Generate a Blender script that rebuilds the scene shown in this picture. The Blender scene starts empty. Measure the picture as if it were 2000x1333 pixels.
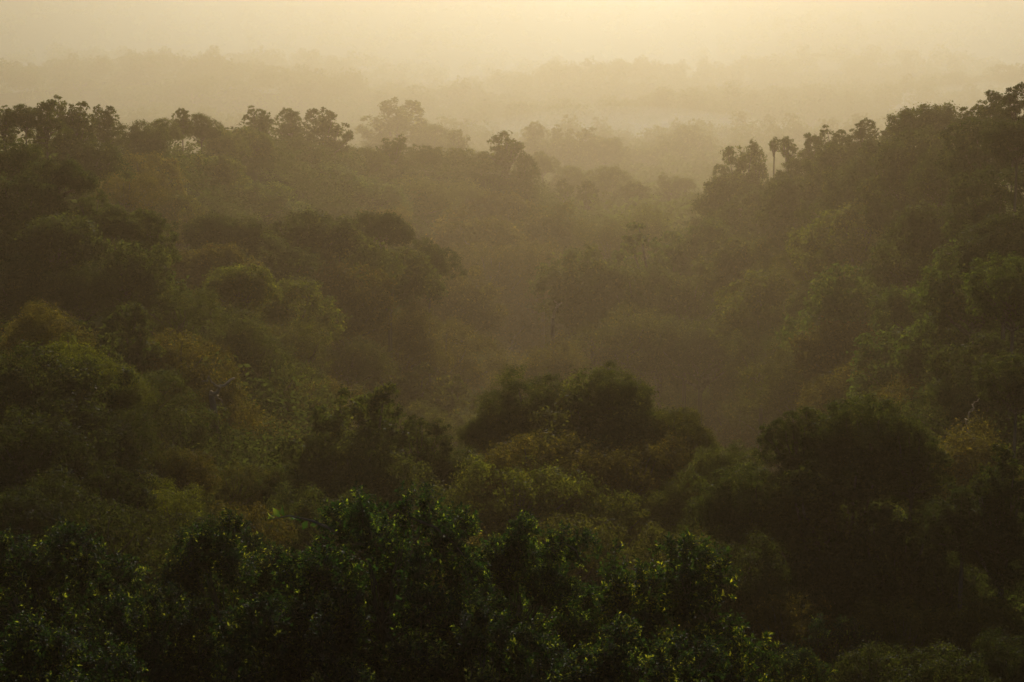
import bpy, math
import numpy as np

# ------------------------------------------------------------------ camera, sky, sun, exposure
scene = bpy.context.scene
COL = scene.collection
F = 3732.0                       # focal length in photo pixels (photo is 2000 px wide)
PITCH = math.radians(10.34)
CAM = np.array([0.0, 0.0, 58.0])
cam_d = bpy.data.cameras.new('camera')
cam = bpy.data.objects.new('camera', cam_d)
COL.objects.link(cam)
cam_d.sensor_width = 36.0
cam_d.lens = 36.0 * F / 2000.0
cam_d.clip_end = 20000.0
cam.location = CAM
cam.rotation_euler = (math.pi / 2 - PITCH, 0, 0)
scene.camera = cam

SUN_EL, SUN_AZ = math.radians(17.0), math.radians(3.0)
world = bpy.data.worlds.new('World')
scene.world = world
world.use_nodes = True
wn = world.node_tree
bg = wn.nodes['Background']
sky = wn.nodes.new('ShaderNodeTexSky')
sky.sky_type = 'NISHITA'
sky.sun_disc = False
sky.sun_elevation = SUN_EL
sky.sun_rotation = SUN_AZ
sky.air_density = 1.0
sky.dust_density = 2.0
wn.links.new(sky.outputs[0], bg.inputs[0])
bg.inputs[1].default_value = 0.08

sun_d = bpy.data.lights.new('sun', 'SUN')
sun_d.energy = 5.0
sun_d.angle = math.radians(0.5)
sun_d.color = (1.0, 0.89, 0.73)
sun = bpy.data.objects.new('sun', sun_d)
COL.objects.link(sun)
sun.location = (0, 0, 300)
sun.rotation_euler = (-(math.pi / 2 - SUN_EL), 0, -SUN_AZ)

scene.view_settings.view_transform = 'Standard'
scene.view_settings.look = 'None'
scene.view_settings.gamma = 1.0
scene.view_settings.exposure = -0.42
scene.cycles.max_bounces = 5
scene.cycles.diffuse_bounces = 2
scene.cycles.glossy_bounces = 1
scene.cycles.transmission_bounces = 2
scene.cycles.transparent_max_bounces = 8
scene.cycles.volume_bounces = 2
scene.cycles.denoising_input_passes = 'RGB_ALBEDO_NORMAL'
scene.cycles.denoising_prefilter = 'ACCURATE'

HAZE_K = 0.0011
HAZE_G = 0.71
HAZE_COL = (0.355, 0.268, 0.155)
HAZE_ABS = (0.0, 0.127, 0.476)

# ------------------------------------------------------------------ helpers
CP, SP = math.cos(PITCH), math.sin(PITCH)


def ray(px, py):
    cx, cy = (px - 1000.0) / F, (666.5 - py) / F
    return np.array([cx, CP + cy * SP, -SP + cy * CP])


def at(px, py, Y):
    d = ray(px, py)
    return CAM + d * (Y / d[1])


def tag(o, label=None, cat=None, group=None, kind=None):
    if label: o['label'] = label
    if cat: o['category'] = cat
    if group: o['group'] = group
    if kind: o['kind'] = kind
    return o


def quads_mesh(name, V, mat, faces_per=None):
    """V: (n,4,3) quads, each an island of its own."""
    n = V.shape[0]
    me = bpy.data.meshes.new(name)
    me.vertices.add(n * 4)
    me.vertices.foreach_set('co', V.reshape(-1).astype(np.float32))
    me.loops.add(n * 4)
    me.loops.foreach_set('vertex_index', np.arange(n * 4, dtype=np.int32))
    me.polygons.add(n)
    me.polygons.foreach_set('loop_start', np.arange(0, n * 4, 4, dtype=np.int32))
    me.update(calc_edges=True)
    me.materials.append(mat)
    return me


def leaf6_mesh(name, P, A, N, L, Wd, mat, droop=0.25):
    """Folded leaves with 6 vertices and two quads each (P base, A axis, N normal)."""
    n = len(P)
    B = np.cross(N, A)
    B /= np.linalg.norm(B, axis=1, keepdims=True) + 1e-9
    L = L[:, None]; Wd = Wd[:, None]
    tip = P + A * L - N * L * droop
    mid = P + A * L * 0.5 - N * L * 0.04
    l1 = mid + B * Wd * 0.5 + N * Wd * 0.22
    r1 = mid - B * Wd * 0.5 + N * Wd * 0.22
    midb = P + A * L * 0.78 - N * L * droop * 0.5
    V = np.stack([P, l1, tip, r1, midb], axis=1)          # 5 verts: two quads share base/tip spine
    me = bpy.data.meshes.new(name)
    me.vertices.add(n * 5)
    me.vertices.foreach_set('co', V.reshape(-1).astype(np.float32))
    base = np.arange(n, dtype=np.int32)[:, None] * 5
    f = np.concatenate([base + np.array([[0, 4, 2, 1]]), base + np.array([[0, 3, 2, 4]])], axis=1).reshape(-1)
    me.loops.add(len(f))
    me.loops.foreach_set('vertex_index', f.astype(np.int32))
    me.polygons.add(n * 2)
    me.polygons.foreach_set('loop_start', np.arange(0, n * 8, 4, dtype=np.int32))
    me.update(calc_edges=True)
    me.materials.append(mat)
    return me


def tubes_mesh(name, paths, mat, sides=7):
    """paths: list of (points (k,3), radii (k,)) -> one tapered tube mesh."""
    VV, FF = [], []
    off = 0
    for pts, rad in paths:
        pts = np.asarray(pts, float); rad = np.asarray(rad, float)
        k = len(pts)
        tan = np.gradient(pts, axis=0)
        tan /= np.linalg.norm(tan, axis=1, keepdims=True) + 1e-9
        ref = np.where(np.abs(tan[:, 2:3]) < 0.8, np.array([[0, 0, 1.0]]), np.array([[1.0, 0, 0]]))
        u = np.cross(tan, ref); u /= np.linalg.norm(u, axis=1, keepdims=True) + 1e-9
        for i in range(1, k):
            if np.dot(u[i], u[i - 1]) < 0: u[i] = -u[i]
        v = np.cross(tan, u)
        a = np.linspace(0, 2 * math.pi, sides, endpoint=False)
        ring = pts[:, None] + rad[:, None, None] * (u[:, None] * np.cos(a)[None, :, None] + v[:, None] * np.sin(a)[None, :, None])
        VV.append(ring.reshape(-1, 3))
        for i in range(k - 1):
            for j in range(sides):
                j2 = (j + 1) % sides
                FF.append((off + i * sides + j, off + i * sides + j2, off + (i + 1) * sides + j2, off + (i + 1) * sides + j))
        FF.append(tuple(off + (k - 1) * sides + j for j in range(sides)))
        off += k * sides
    me = bpy.data.meshes.new(name)
    me.from_pydata(np.concatenate(VV).tolist(), [], FF)
    me.update()
    me.polygons.foreach_set('use_smooth', np.ones(len(me.polygons), dtype=bool))
    me.materials.append(mat)
    return me


def unit(a):
    return a / (np.linalg.norm(a, axis=-1, keepdims=True) + 1e-9)


def vnoise(p, seed, freq):
    """cheap smooth pseudo-noise in [-1,1] for arrays of 3D (or 2D) points"""
    r = np.random.default_rng(seed)
    out = np.zeros(len(p))
    for k in range(6):
        w = r.normal(size=p.shape[1]) * freq * (0.7 + 0.25 * k)
        out += np.sin(p @ w + r.uniform(0, 6.28)) / (1 + 0.35 * k)
    return out / 3.2


# ------------------------------------------------------------------ materials
def leaf_material(name, c0, c1, c2, transl, gloss=0.05, rough=0.35, patch=0.5, tmul=(3.8, 3.3, 1.1)):
    m = bpy.data.materials.new(name)
    m.use_nodes = True
    nt = m.node_tree
    nt.nodes.clear()
    N = nt.nodes.new; Lk = nt.links.new
    out = N('ShaderNodeOutputMaterial')
    geo = N('ShaderNodeNewGeometry')
    ramp = N('ShaderNodeValToRGB')
    ramp.color_ramp.elements[0].position = 0.0
    ramp.color_ramp.elements[0].color = (*c0, 1)
    ramp.color_ramp.elements[1].position = 0.78
    ramp.color_ramp.elements[1].color = (*c1, 1)
    e = ramp.color_ramp.elements.new(1.0); e.color = (*c2, 1)
    tco = N('ShaderNodeTexCoord'); nz = N('ShaderNodeTexNoise')
    nz.inputs['Scale'].default_value = patch; nz.inputs['Detail'].default_value = 2.0
    Lk(tco.outputs['Object'], nz.inputs['Vector'])
    mr = N('ShaderNodeMapRange'); mr.inputs['From Min'].default_value = 0.42; mr.inputs['From Max'].default_value = 0.72
    Lk(nz.outputs[0], mr.inputs[0])
    sm = N('ShaderNodeMath'); sm.operation = 'MULTIPLY_ADD'; sm.use_clamp = True
    sm.inputs[1].default_value = 0.78
    Lk(geo.outputs['Random Per Island'], sm.inputs[0]); 
    ml = N('ShaderNodeMath'); ml.operation = 'MULTIPLY'; ml.inputs[1].default_value = 0.42
    Lk(mr.outputs[0], ml.inputs[0]); Lk(ml.outputs[0], sm.inputs[2])
    Lk(sm.outputs[0], ramp.inputs[0])                         # single leaves differ, and patches of young leaves also paint in sunlit tips
    oi = N('ShaderNodeObjectInfo')
    mul = N('ShaderNodeMix'); mul.data_type = 'RGBA'; mul.blend_type = 'MULTIPLY'
    mul.inputs['Factor'].default_value = 1.0
    Lk(ramp.outputs[0], mul.inputs[6]); Lk(oi.outputs['Color'], mul.inputs[7])
    dif = N('ShaderNodeBsdfDiffuse'); tr = N('ShaderNodeBsdfTranslucent'); gl = N('ShaderNodeBsdfGlossy')
    gl.inputs['Roughness'].default_value = rough
    gl.inputs['Color'].default_value = (1, 1, 1, 1)
    Lk(mul.outputs[2], dif.inputs[0])
    tcol = N('ShaderNodeMix'); tcol.data_type = 'RGBA'; tcol.blend_type = 'MULTIPLY'
    tcol.inputs['Factor'].default_value = 1.0
    tcol.inputs[7].default_value = (*tmul, 1)       # light passing a leaf comes out yellower
    Lk(mul.outputs[2], tcol.inputs[6]); Lk(tcol.outputs[2], tr.inputs[0])
    m1 = N('ShaderNodeMixShader'); m1.inputs[0].default_value = transl
    Lk(dif.outputs[0], m1.inputs[1]); Lk(tr.outputs[0], m1.inputs[2])
    m2 = N('ShaderNodeMixShader'); m2.inputs[0].default_value = gloss
    Lk(m1.outputs[0], m2.inputs[1]); Lk(gl.outputs[0], m2.inputs[2])
    Lk(m2.outputs[0], out.inputs['Surface'])
    return m


def bark_material(name, c0, c1, scale):
    m = bpy.data.materials.new(name)
    m.use_nodes = True
    nt = m.node_tree
    b = nt.nodes['Principled BSDF']
    b.inputs['Roughness'].default_value = 1.0
    b.inputs['Specular IOR Level'].default_value = 0.0
    tc = nt.nodes.new('ShaderNodeTexCoord')
    nz = nt.nodes.new('ShaderNodeTexNoise'); nz.inputs['Scale'].default_value = scale
    nz.inputs['Detail'].default_value = 6
    rp = nt.nodes.new('ShaderNodeValToRGB')
    rp.color_ramp.elements[0].color = (*c0, 1); rp.color_ramp.elements[1].color = (*c1, 1)
    rp.color_ramp.elements[0].position = 0.35; rp.color_ramp.elements[1].position = 0.65
    nt.links.new(tc.outputs['Object'], nz.inputs['Vector'])
    nt.links.new(nz.outputs[0], rp.inputs[0])
    nt.links.new(rp.outputs[0], b.inputs['Base Color'])
    return m


M_LEAF = leaf_material('canopy_leaves', (0.021, 0.031, 0.011), (0.036, 0.049, 0.015), (0.068, 0.078, 0.020), 0.52, 0.006, 0.45, 0.5, (4.8, 4.1, 1.3))
M_FRONT = leaf_material('front_leaves', (0.002, 0.005, 0.003), (0.0065, 0.0155, 0.006), (0.085, 0.100, 0.020), 0.58, 0.012, 0.50, 1.3, (5.5, 5.0, 1.5))  # the brightest leaf colour paints in sunlit tips
M_FAR = leaf_material('far_leaves', (0.034, 0.046, 0.015), (0.040, 0.053, 0.017), (0.046, 0.058, 0.018), 0.45, 0.0, 0.5)
M_UNDER = leaf_material('undergrowth_leaves', (0.018, 0.028, 0.010), (0.030, 0.042, 0.015), (0.045, 0.055, 0.020), 0.35, 0.0, 0.4)
M_BARK = bark_material('bark', (0.05, 0.04, 0.03), (0.13, 0.11, 0.085), 3.0)
M_PALE = bark_material('pale_bark', (0.19, 0.145, 0.09), (0.30, 0.24, 0.155), 4.0)
M_SOIL = bark_material('forest_floor', (0.020, 0.026, 0.012), (0.045, 0.050, 0.022), 0.15)

# ------------------------------------------------------------------ crown shapes
def fill_lobes(rng, lobes, leaf, width, density, up=0.35, sub=0.24, jitter=0.55):
    """lobes: rows cx,cy,cz,r,flat,ox,oy,oz -> leaf quads clustered in tufts over each lobe's shell"""
    out = []
    for cx, cy, cz, r, fl, ox, oy, oz in lobes:
        n = max(12, int(density * r * r))
        ns = max(6, int(9 + 5 * r))
        sd = unit(rng.normal(size=(ns, 3)) + 0.75 * np.array([ox, oy, oz + up]))
        k = rng.integers(0, ns, n)
        d = sd[k] + rng.normal(size=(n, 3)) * sub
        rad = r * (0.62 + 0.42 * rng.random(n) ** 0.6) * (0.88 + 0.24 * rng.random(ns)[k])
        p = d * rad[:, None] * np.array([1, 1, fl]) + np.array([cx, cy, cz])
        nor = unit(unit(d) + rng.normal(size=(n, 3)) * jitter + np.array([0, 0, 0.25]))
        ax = unit(np.cross(nor, rng.normal(size=(n, 3))))
        ax[:, 2] -= 0.2
        ax = unit(ax)
        bx = np.cross(nor, ax)
        s = (leaf * (0.6 + 0.8 * rng.random(n)))[:, None]
        w = s * width
        q = np.stack([p - ax * s * 0.5, p + bx * w * 0.5 + ax * s * 0.05, p + ax * s * 0.5, p - bx * w * 0.5 + ax * s * 0.05], axis=1)
        out.append(q)
    return np.concatenate(out)


def shell_lobes(rng, n, W, H, seed, rmin, rmax, zlow=-0.3, bump=0.25, flat=0.8, shrink=0.8):
    d = unit(rng.normal(size=(n * 4, 3)))
    d = d[d[:, 2] > zlow]
    keep = []
    for v in d:                                   # spread the lobes out
        if all(np.dot(v, w) < 0.955 for w in keep): keep.append(v)
        if len(keep) >= n: break
    d = np.array(keep)
    s = shrink * (1 + bump * vnoise(d, seed, 2.6)) * (0.86 + 0.28 * rng.random(len(d)))
    p = d * s[:, None] * np.array([W / 2, W / 2, H * 0.62])
    p[:, 2] += H * 0.38
    r = rng.uniform(rmin, rmax, len(d))
    return np.column_stack([p, r, np.full(len(d), flat), d])


def crown_dome(seed, W=12.0, H=8.0, leaf=0.36, dens=150, n=64, bump=0.25):
    rng = np.random.default_rng(seed)
    L = shell_lobes(rng, n, W, H, seed, 0.8, 2.1, bump=bump + 0.15)
    inner = shell_lobes(rng, 14, W * 0.6, H * 0.7, seed + 1, 1.4, 2.0)
    return np.concatenate([L, inner]), leaf, 0.6, dens


def crown_ragged(seed, W=10.0, H=11.0, leaf=0.36, dens=150, masses=13):
    """separate masses of foliage on rising limbs, gaps between them"""
    rng = np.random.default_rng(seed)
    rows = []
    for i in range(masses):
        t = (i + 0.5) / masses
        z = H * (0.12 + 0.80 * t)
        rr = W * 0.5 * (1 - 0.55 * t ** 1.6) * rng.uniform(0.35, 0.95)
        a = i * 2.4 + rng.uniform(-0.5, 0.5)
        c = np.array([rr * math.cos(a), rr * math.sin(a), z])
        mr = W * rng.uniform(0.13, 0.21) * (1.1 - 0.3 * t)
        m = shell_lobes(rng, 11, mr * 2, mr * 1.7, seed * 31 + i, mr * 0.34, mr * 0.52, zlow=-0.6)
        m[:, 0:3] += c - np.array([0, 0, mr * 0.6])
        rows.append(m)
    core = shell_lobes(rng, 12, W * 0.45, H * 0.75, seed + 5, 1.0, 1.5, zlow=-0.9)
    rows.append(core)
    return np.concatenate(rows), leaf, 0.6, dens


def crown_umbrella(seed, W=16.0, H=6.0, leaf=0.36, dens=140, masses=16):
    rng = np.random.default_rng(seed)
    rows = []
    for i in range(masses):
        f = math.sqrt((i + 0.4) / masses)
        a = i * 2.4 + rng.uniform(-0.3, 0.3)
        rr = W * 0.43 * f
        z = H * (0.78 - 0.38 * f * f) + rng.uniform(-0.5, 0.5)
        mr = rng.uniform(1.2, 2.1)
        m = shell_lobes(rng, 9, mr * 2, mr * 1.1, seed * 17 + i, mr * 0.32, mr * 0.5, zlow=-0.2, flat=0.5)
        m[:, 0:3] += np.array([rr * math.cos(a), rr * math.sin(a), z - mr * 0.3])
        rows.append(m)
    return np.concatenate(rows), leaf, 0.55, dens


def crown_soft(seed, W=12.0, H=9.0):
    """fine, feathery, looser crown"""
    rng = np.random.default_rng(seed)
    L = shell_lobes(rng, 54, W, H, seed, 0.8, 2.1, bump=0.55, flat=0.9)
    inner = shell_lobes(rng, 10, W * 0.55, H * 0.7, seed + 1, 1.2, 1.8)
    return np.concatenate([L, inner]), 0.27, 0.5, 190


def crown_slender(seed, W=4.6, H=5.5):
    rng = np.random.default_rng(seed)
    rows = []
    for c, mr in (((0, 0, 3.6), 1.55), ((0.9, 0.3, 2.2), 1.2), ((-0.8, -0.2, 2.7), 1.1), ((0.3, -0.6, 4.5), 0.9)):
        m = shell_lobes(rng, 12, mr * 2, mr * 1.9, seed + 3, mr * 0.34, mr * 0.5, zlow=-0.7)
        m[:, 0:3] += np.array(c) - np.array([0, 0, mr * 0.7])
        rows.append(m)
    return np.concatenate(rows), 0.34, 0.6, 160


class Proto:
    pass


PROTO = {}


def limb_paths(rng, lobes, H, n):
    """limbs from the fork below the crown to chosen lobes"""
    paths = []
    idx = rng.choice(len(lobes), size=min(n, len(lobes)), replace=False)
    for i in idx:
        e = lobes[i, :3]
        s = np.array([rng.uniform(-.15, .15), rng.uniform(-.15, .15), rng.uniform(-0.8, 0.25 * H)])
        t = np.linspace(0, 1, 7)[:, None]
        mid = s * 0.45 + e * 0.55 + np.array([0, 0, -0.10 * H]) * rng.uniform(0.2, 1.0)
        pts = (1 - t) ** 2 * s + 2 * t * (1 - t) * mid + t ** 2 * e
        pts[1:-1] += rng.normal(size=(5, 3)) * 0.10
        paths.append((pts, np.linspace(0.24, 0.035, 7)))
    return paths


def add_proto(key, spec, mat=M_LEAF, n_limbs=16, lim=None):
    lobes, leaf, wid, dens = spec
    rng = np.random.default_rng(abs(hash(key)) % 1000 if False else sum(map(ord, key)))
    Q = fill_lobes(rng, lobes, leaf, wid, dens)
    p = Proto()
    c = Q.mean(axis=1)
    lo, hi = np.percentile(c, 1.0, axis=0), np.percentile(c, 99.0, axis=0)
    p.W = float(max(hi[0] - lo[0], hi[1] - lo[1]))
    p.top = float(np.percentile(c[:, 2], 99.7))
    p.low = float(lo[2])
    p.Q = Q
    p.crown = quads_mesh('crown_' + key, Q, mat)
    p.branches = tubes_mesh('branches_' + key, limb_paths(rng, lobes, p.top, n_limbs), M_BARK, 6)
    p.lobes = lobes
    PROTO[key] = p


for i, s in enumerate((11, 12, 13, 14)): add_proto('dome%d' % i, crown_dome(s, H=(7.5, 8.5, 6.5, 9.0)[i], n=(64, 58, 70, 60)[i], bump=(.25, .35, .3, .4)[i]))
for i, s in enumerate((21, 22, 23, 24)): add_proto('ragged%d' % i, crown_ragged(s, H=(11, 9.5, 12, 10)[i], masses=(13, 11, 14, 10)[i]))
for i, s in enumerate((31, 32)): add_proto('umbrella%d' % i, crown_umbrella(s, H=(6, 7)[i]))
for i, s in enumerate((41, 42, 43)): add_proto('soft%d' % i, crown_soft(s, H=(9, 7.5, 8)[i]))
for i, s in enumerate((81, 82)): add_proto('domefine%d' % i, crown_dome(s, H=(8.0, 9.0)[i], n=(62, 58)[i], bump=(.50, .55)[i], leaf=0.22, dens=400))
for i, s in enumerate((83, 84)): add_proto('raggedfine%d' % i, crown_ragged(s, H=(11, 9.5)[i], masses=(14, 12)[i], leaf=0.21, dens=430))
add_proto('flat0', crown_dome(71, W=13.0, H=5.2, n=66, bump=0.35))
add_proto('flat1', crown_dome(72, W=13.0, H=4.6, n=60, bump=0.45))
for i, s in enumerate((51, 52)): add_proto('slender%d' % i, crown_slender(s), n_limbs=10)


# foreground crowns: leafy shoots with separately modelled folded leaves
def front_proto(key, seed, W=6.0, H=6.0, shoots=1250, spiky=0.35):
    rng = np.random.default_rng(seed)
    L = shell_lobes(rng, 28, W, H, seed, 0.7, 1.2, zlow=-0.9, bump=0.5, flat=1.0, shrink=0.84)
    # a few tall pointed masses that break the outline
    for k in range(4):
        a = rng.uniform(0, 6.28); rr = rng.uniform(0.1, 0.33) * W
        for j in range(3):
            L = np.vstack([L, [rr * math.cos(a), rr * math.sin(a), H * (0.86 + 0.09 * j), 0.5 - 0.12 * j, 1.2, 0, 0, 1]])
    P, A, N, LL, WW = [], [], [], [], []
    twigs = []
    wts = L[:, 3] ** 2; wts /= wts.sum()
    pick = rng.choice(len(L), size=shoots, p=wts)
    for i in range(shoots):
        lb = L[pick[i]]
        d = unit(rng.normal(size=3) + 0.8 * lb[5:8] + np.array([0, 0, 0.25]))
        s = lb[:3] + d * lb[3] * np.array([1, 1, lb[4]]) * rng.uniform(0.45, 0.95)
        g = unit(d + np.array([0, 0, spiky + rng.uniform(-.2, .5)]) + rng.normal(size=3) * 0.3)
        ln = rng.uniform(0.25, 0.6)
        nl = int(rng.integers(9, 17))
        big = rng.uniform(0.7, 1.35)
        t = np.sort(rng.random(nl)) * 0.9 + 0.1
        base = s + g * (t * ln)[:, None]
        ang = np.arange(nl) * 2.4 + rng.uniform(0, 6)
        u = unit(np.cross(g, [0.3, 0.2, 1.0])); v = np.cross(g, u)
        side = u * np.cos(ang)[:, None] + v * np.sin(ang)[:, None]
        ax = unit(side * 0.9 + g * (0.25 + 0.8 * t)[:, None] + rng.normal(size=(nl, 3)) * 0.15)
        no = unit(g - ax * np.sum(ax * g, axis=1, keepdims=True) + rng.normal(size=(nl, 3)) * 0.25)
        P.append(base); A.append(ax); N.append(no)
        l = big * rng.uniform(0.11, 0.20, nl)
        LL.append(l); WW.append(l * rng.uniform(0.36, 0.5, nl))
        if i % 3 == 0: twigs.append((np.array([s - d * 0.4, s, s + g * ln]), np.array([0.016, 0.011, 0.004])))
    # inner leaves that close the crown
    m = 12000
    k = rng.choice(len(L), size=m, p=wts)
    d = unit(rng.normal(size=(m, 3)))
    P.append(L[k, :3] * np.array([0.86, 0.86, 0.95]) + d * (L[k, 3] * rng.random(m) * 0.9)[:, None])
    A.append(unit(rng.normal(size=(m, 3)))); N.append(unit(rng.normal(size=(m, 3))))
    l = rng.uniform(0.16, 0.26, m); LL.append(l); WW.append(l * 0.5)
    P = np.concatenate(P)
    p = Proto()
    lo, hi = np.percentile(P, 1, axis=0), np.percentile(P, 99, axis=0)
    p.W = float(max(hi[0] - lo[0], hi[1] - lo[1])); p.top = float(np.percentile(P[:, 2], 99.7)); p.low = float(lo[2])
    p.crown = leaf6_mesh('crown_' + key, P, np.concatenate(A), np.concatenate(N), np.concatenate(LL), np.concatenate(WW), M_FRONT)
    lp = [(q, r * 0.22) for q, r in limb_paths(rng, L, H, 26)]
    p.branches = tubes_mesh('branches_' + key, lp + twigs, M_BARK, 5)
    p.lobes = L
    PROTO[key] = p


front_proto('front0', 61, 7.6, 5.6, 2700, 0.4)
front_proto('front1', 62, 7.8, 5.0, 2700, 0.3)
front_proto('front2', 63, 7.2, 6.0, 2700, 0.5)

TRUNK = tubes_mesh('trunk', [(np.array([[0, 0, -0.03], [0.012, 0.01, 0.03], [-0.01, 0.015, 0.25], [0.015, -0.01, 0.5], [0, 0.012, 0.75], [0, 0, 1.0]]),
                              np.array([0.62, 0.46, 0.36, 0.32, 0.28, 0.22]))], M_BARK, 10)

# ------------------------------------------------------------------ the trees of the photograph
# photo x of crown centre, photo y of its top, crown width in photo px, distance m, crown kind, tint, label
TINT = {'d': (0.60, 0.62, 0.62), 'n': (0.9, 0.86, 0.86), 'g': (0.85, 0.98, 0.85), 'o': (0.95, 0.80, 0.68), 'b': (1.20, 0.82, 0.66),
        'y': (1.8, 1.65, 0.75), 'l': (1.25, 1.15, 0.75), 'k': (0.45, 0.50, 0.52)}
T = []
DEPTH = {'leafy trees of the front row': (0.48, 0), 'dim trees in the lower right corner': (0.38, 0),
         'large dark trees of the second row': (0.40, 0.04), 'olive trees behind the front row': (0.50, 0),
         'trees on the lower left slope': (0.36, 0.03), 'trees on the hazy valley floor': (1.08, 0.68),
         'trees on the right slope': (0.95, 0.70), 'trees along the right ridge': (0.98, 0.70),
         'trees along the left ridge': (1.05, 0.71), 'dark trees of the left hill': (0.42, 0),
         'trees of the broad dark canopy': (1.0, 0.42), 'pale trees in the bright haze': (1.12, 0),
         'faint trees far out in the mist': (1.3, 0)}



def grp(name, rows):
    for r in rows:
        side = min(1.0, max(0.0, (abs(r[0] - 1080) - 220) / 780.0))        # the slopes close in at both sides
        base, fall = DEPTH[name]
        if 'valley floor' in name: base, fall = float(np.interp(r[0], [0, 330, 600, 860, 1080, 1300, 1700, 2000], [0.33, 0.38, 0.56, 0.80, 1.46, 1.26, 0.70, 0.45])), 0.0
        if 'valley floor' in name and ((r[0] > 1130 and r[1] < 620) or 'beneath the pale forked' in r[6]): base = 0.86
        if 'canopy' in name and r[0] < 900 and r[1] < 525: base, fall = 0.64, 0.22
        Y = r[3] * ((1.18 if r[0] < 900 else 1.40) if 400 < r[3] < 540 else base - fall * side)
        if 'faint' in name: Y = (53.0 if r[0] < 620 else 62.0) * F / (r[1] + 15.0)              # they stand on the flat lowland far out
        grow = 1.16 if ('valley' in name or 'slope' in name or 'canopy' in name) else (1.12 if 'front row' in name else 1.0)
        T.append(r[:2] + (r[2] * grow, Y) + r[4:] + (name,))


grp('leafy trees of the front row', [
    (70, 1036, 390, 52, 'front1', 'd', 'dark leafy tree filling the lower left edge of the front row'),
    (440, 1010, 330, 50, 'front2', 'n', 'dark leafy tree with a thin upright spire, left of the tallest front tree'),
    (745, 958, 430, 46, 'front0', 'g', 'tallest tree of the front row, glossy green with a pointed top'),
    (1015, 1018, 290, 48, 'front2', 'g', 'green front tree between the tallest front tree and the yellow-flecked one'),
    (1300, 1078, 450, 50, 'front1', 'l', 'broad front tree flecked with sunlit yellow leaves at the right end of its row'),
    (265, 1150, 330, 45, 'front0', 'd', 'very dark leafy tree low in front of the spire-topped front tree'),
    (570, 1165, 420, 42, 'front1', 'd', 'near-black leafy tree at the bottom edge beneath the tallest front tree'),
    (930, 1190, 420, 42, 'front0', 'd', 'near-black leafy tree at the bottom edge right of centre'),
    (1205, 1225, 400, 41, 'front2', 'n', 'leafy tree at the bottom edge below the yellow-flecked front tree'),
    (60, 1215, 400, 40, 'front2', 'd', 'black-green leafy tree in the bottom left corner'),
    (1622, 1206, 210, 74, 'front0', 'g', 'small round bright green tree standing apart right of the front row'),
    (1535, 1272, 190, 60, 'front1', 'l', 'low yellow-green leafy tree beside the small round bright green one'),
])
grp('dim trees in the lower right corner', [
    (1530, 1166, 230, 96, 'soft1', 'b', 'brownish round crown just behind the small bright green tree'),
    (1770, 1176, 270, 95, 'soft0', 'o', 'dim olive crown right of the small bright green tree'),
    (1930, 1160, 260, 92, 'soft2', 'o', 'dim olive crown with a sunlit edge against the right edge, lower corner'),
    (1850, 1268, 280, 78, 'domefine1', 'd', 'dark crown in the bottom right corner'),
    (1715, 1262, 220, 84, 'soft1', 'd', 'dark feathery crown below the dim olive one in the lower right'),
    (1990, 1250, 200, 80, 'domefine0', 'k', 'black crown cut by the right edge in the bottom corner'),
    (1420, 1060, 260, 100, 'domefine0', 'd', 'dark crown under the large dark tree, behind the yellow-flecked front tree'),
    (1640, 1090, 300, 104, 'soft2', 'd', 'dull dark crown at the foot of the large dark tree'),
    (1850, 1080, 260, 104, 'soft0', 'd', 'dull dark crown at the foot of the steep dark tree on the right edge'),
])
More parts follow.
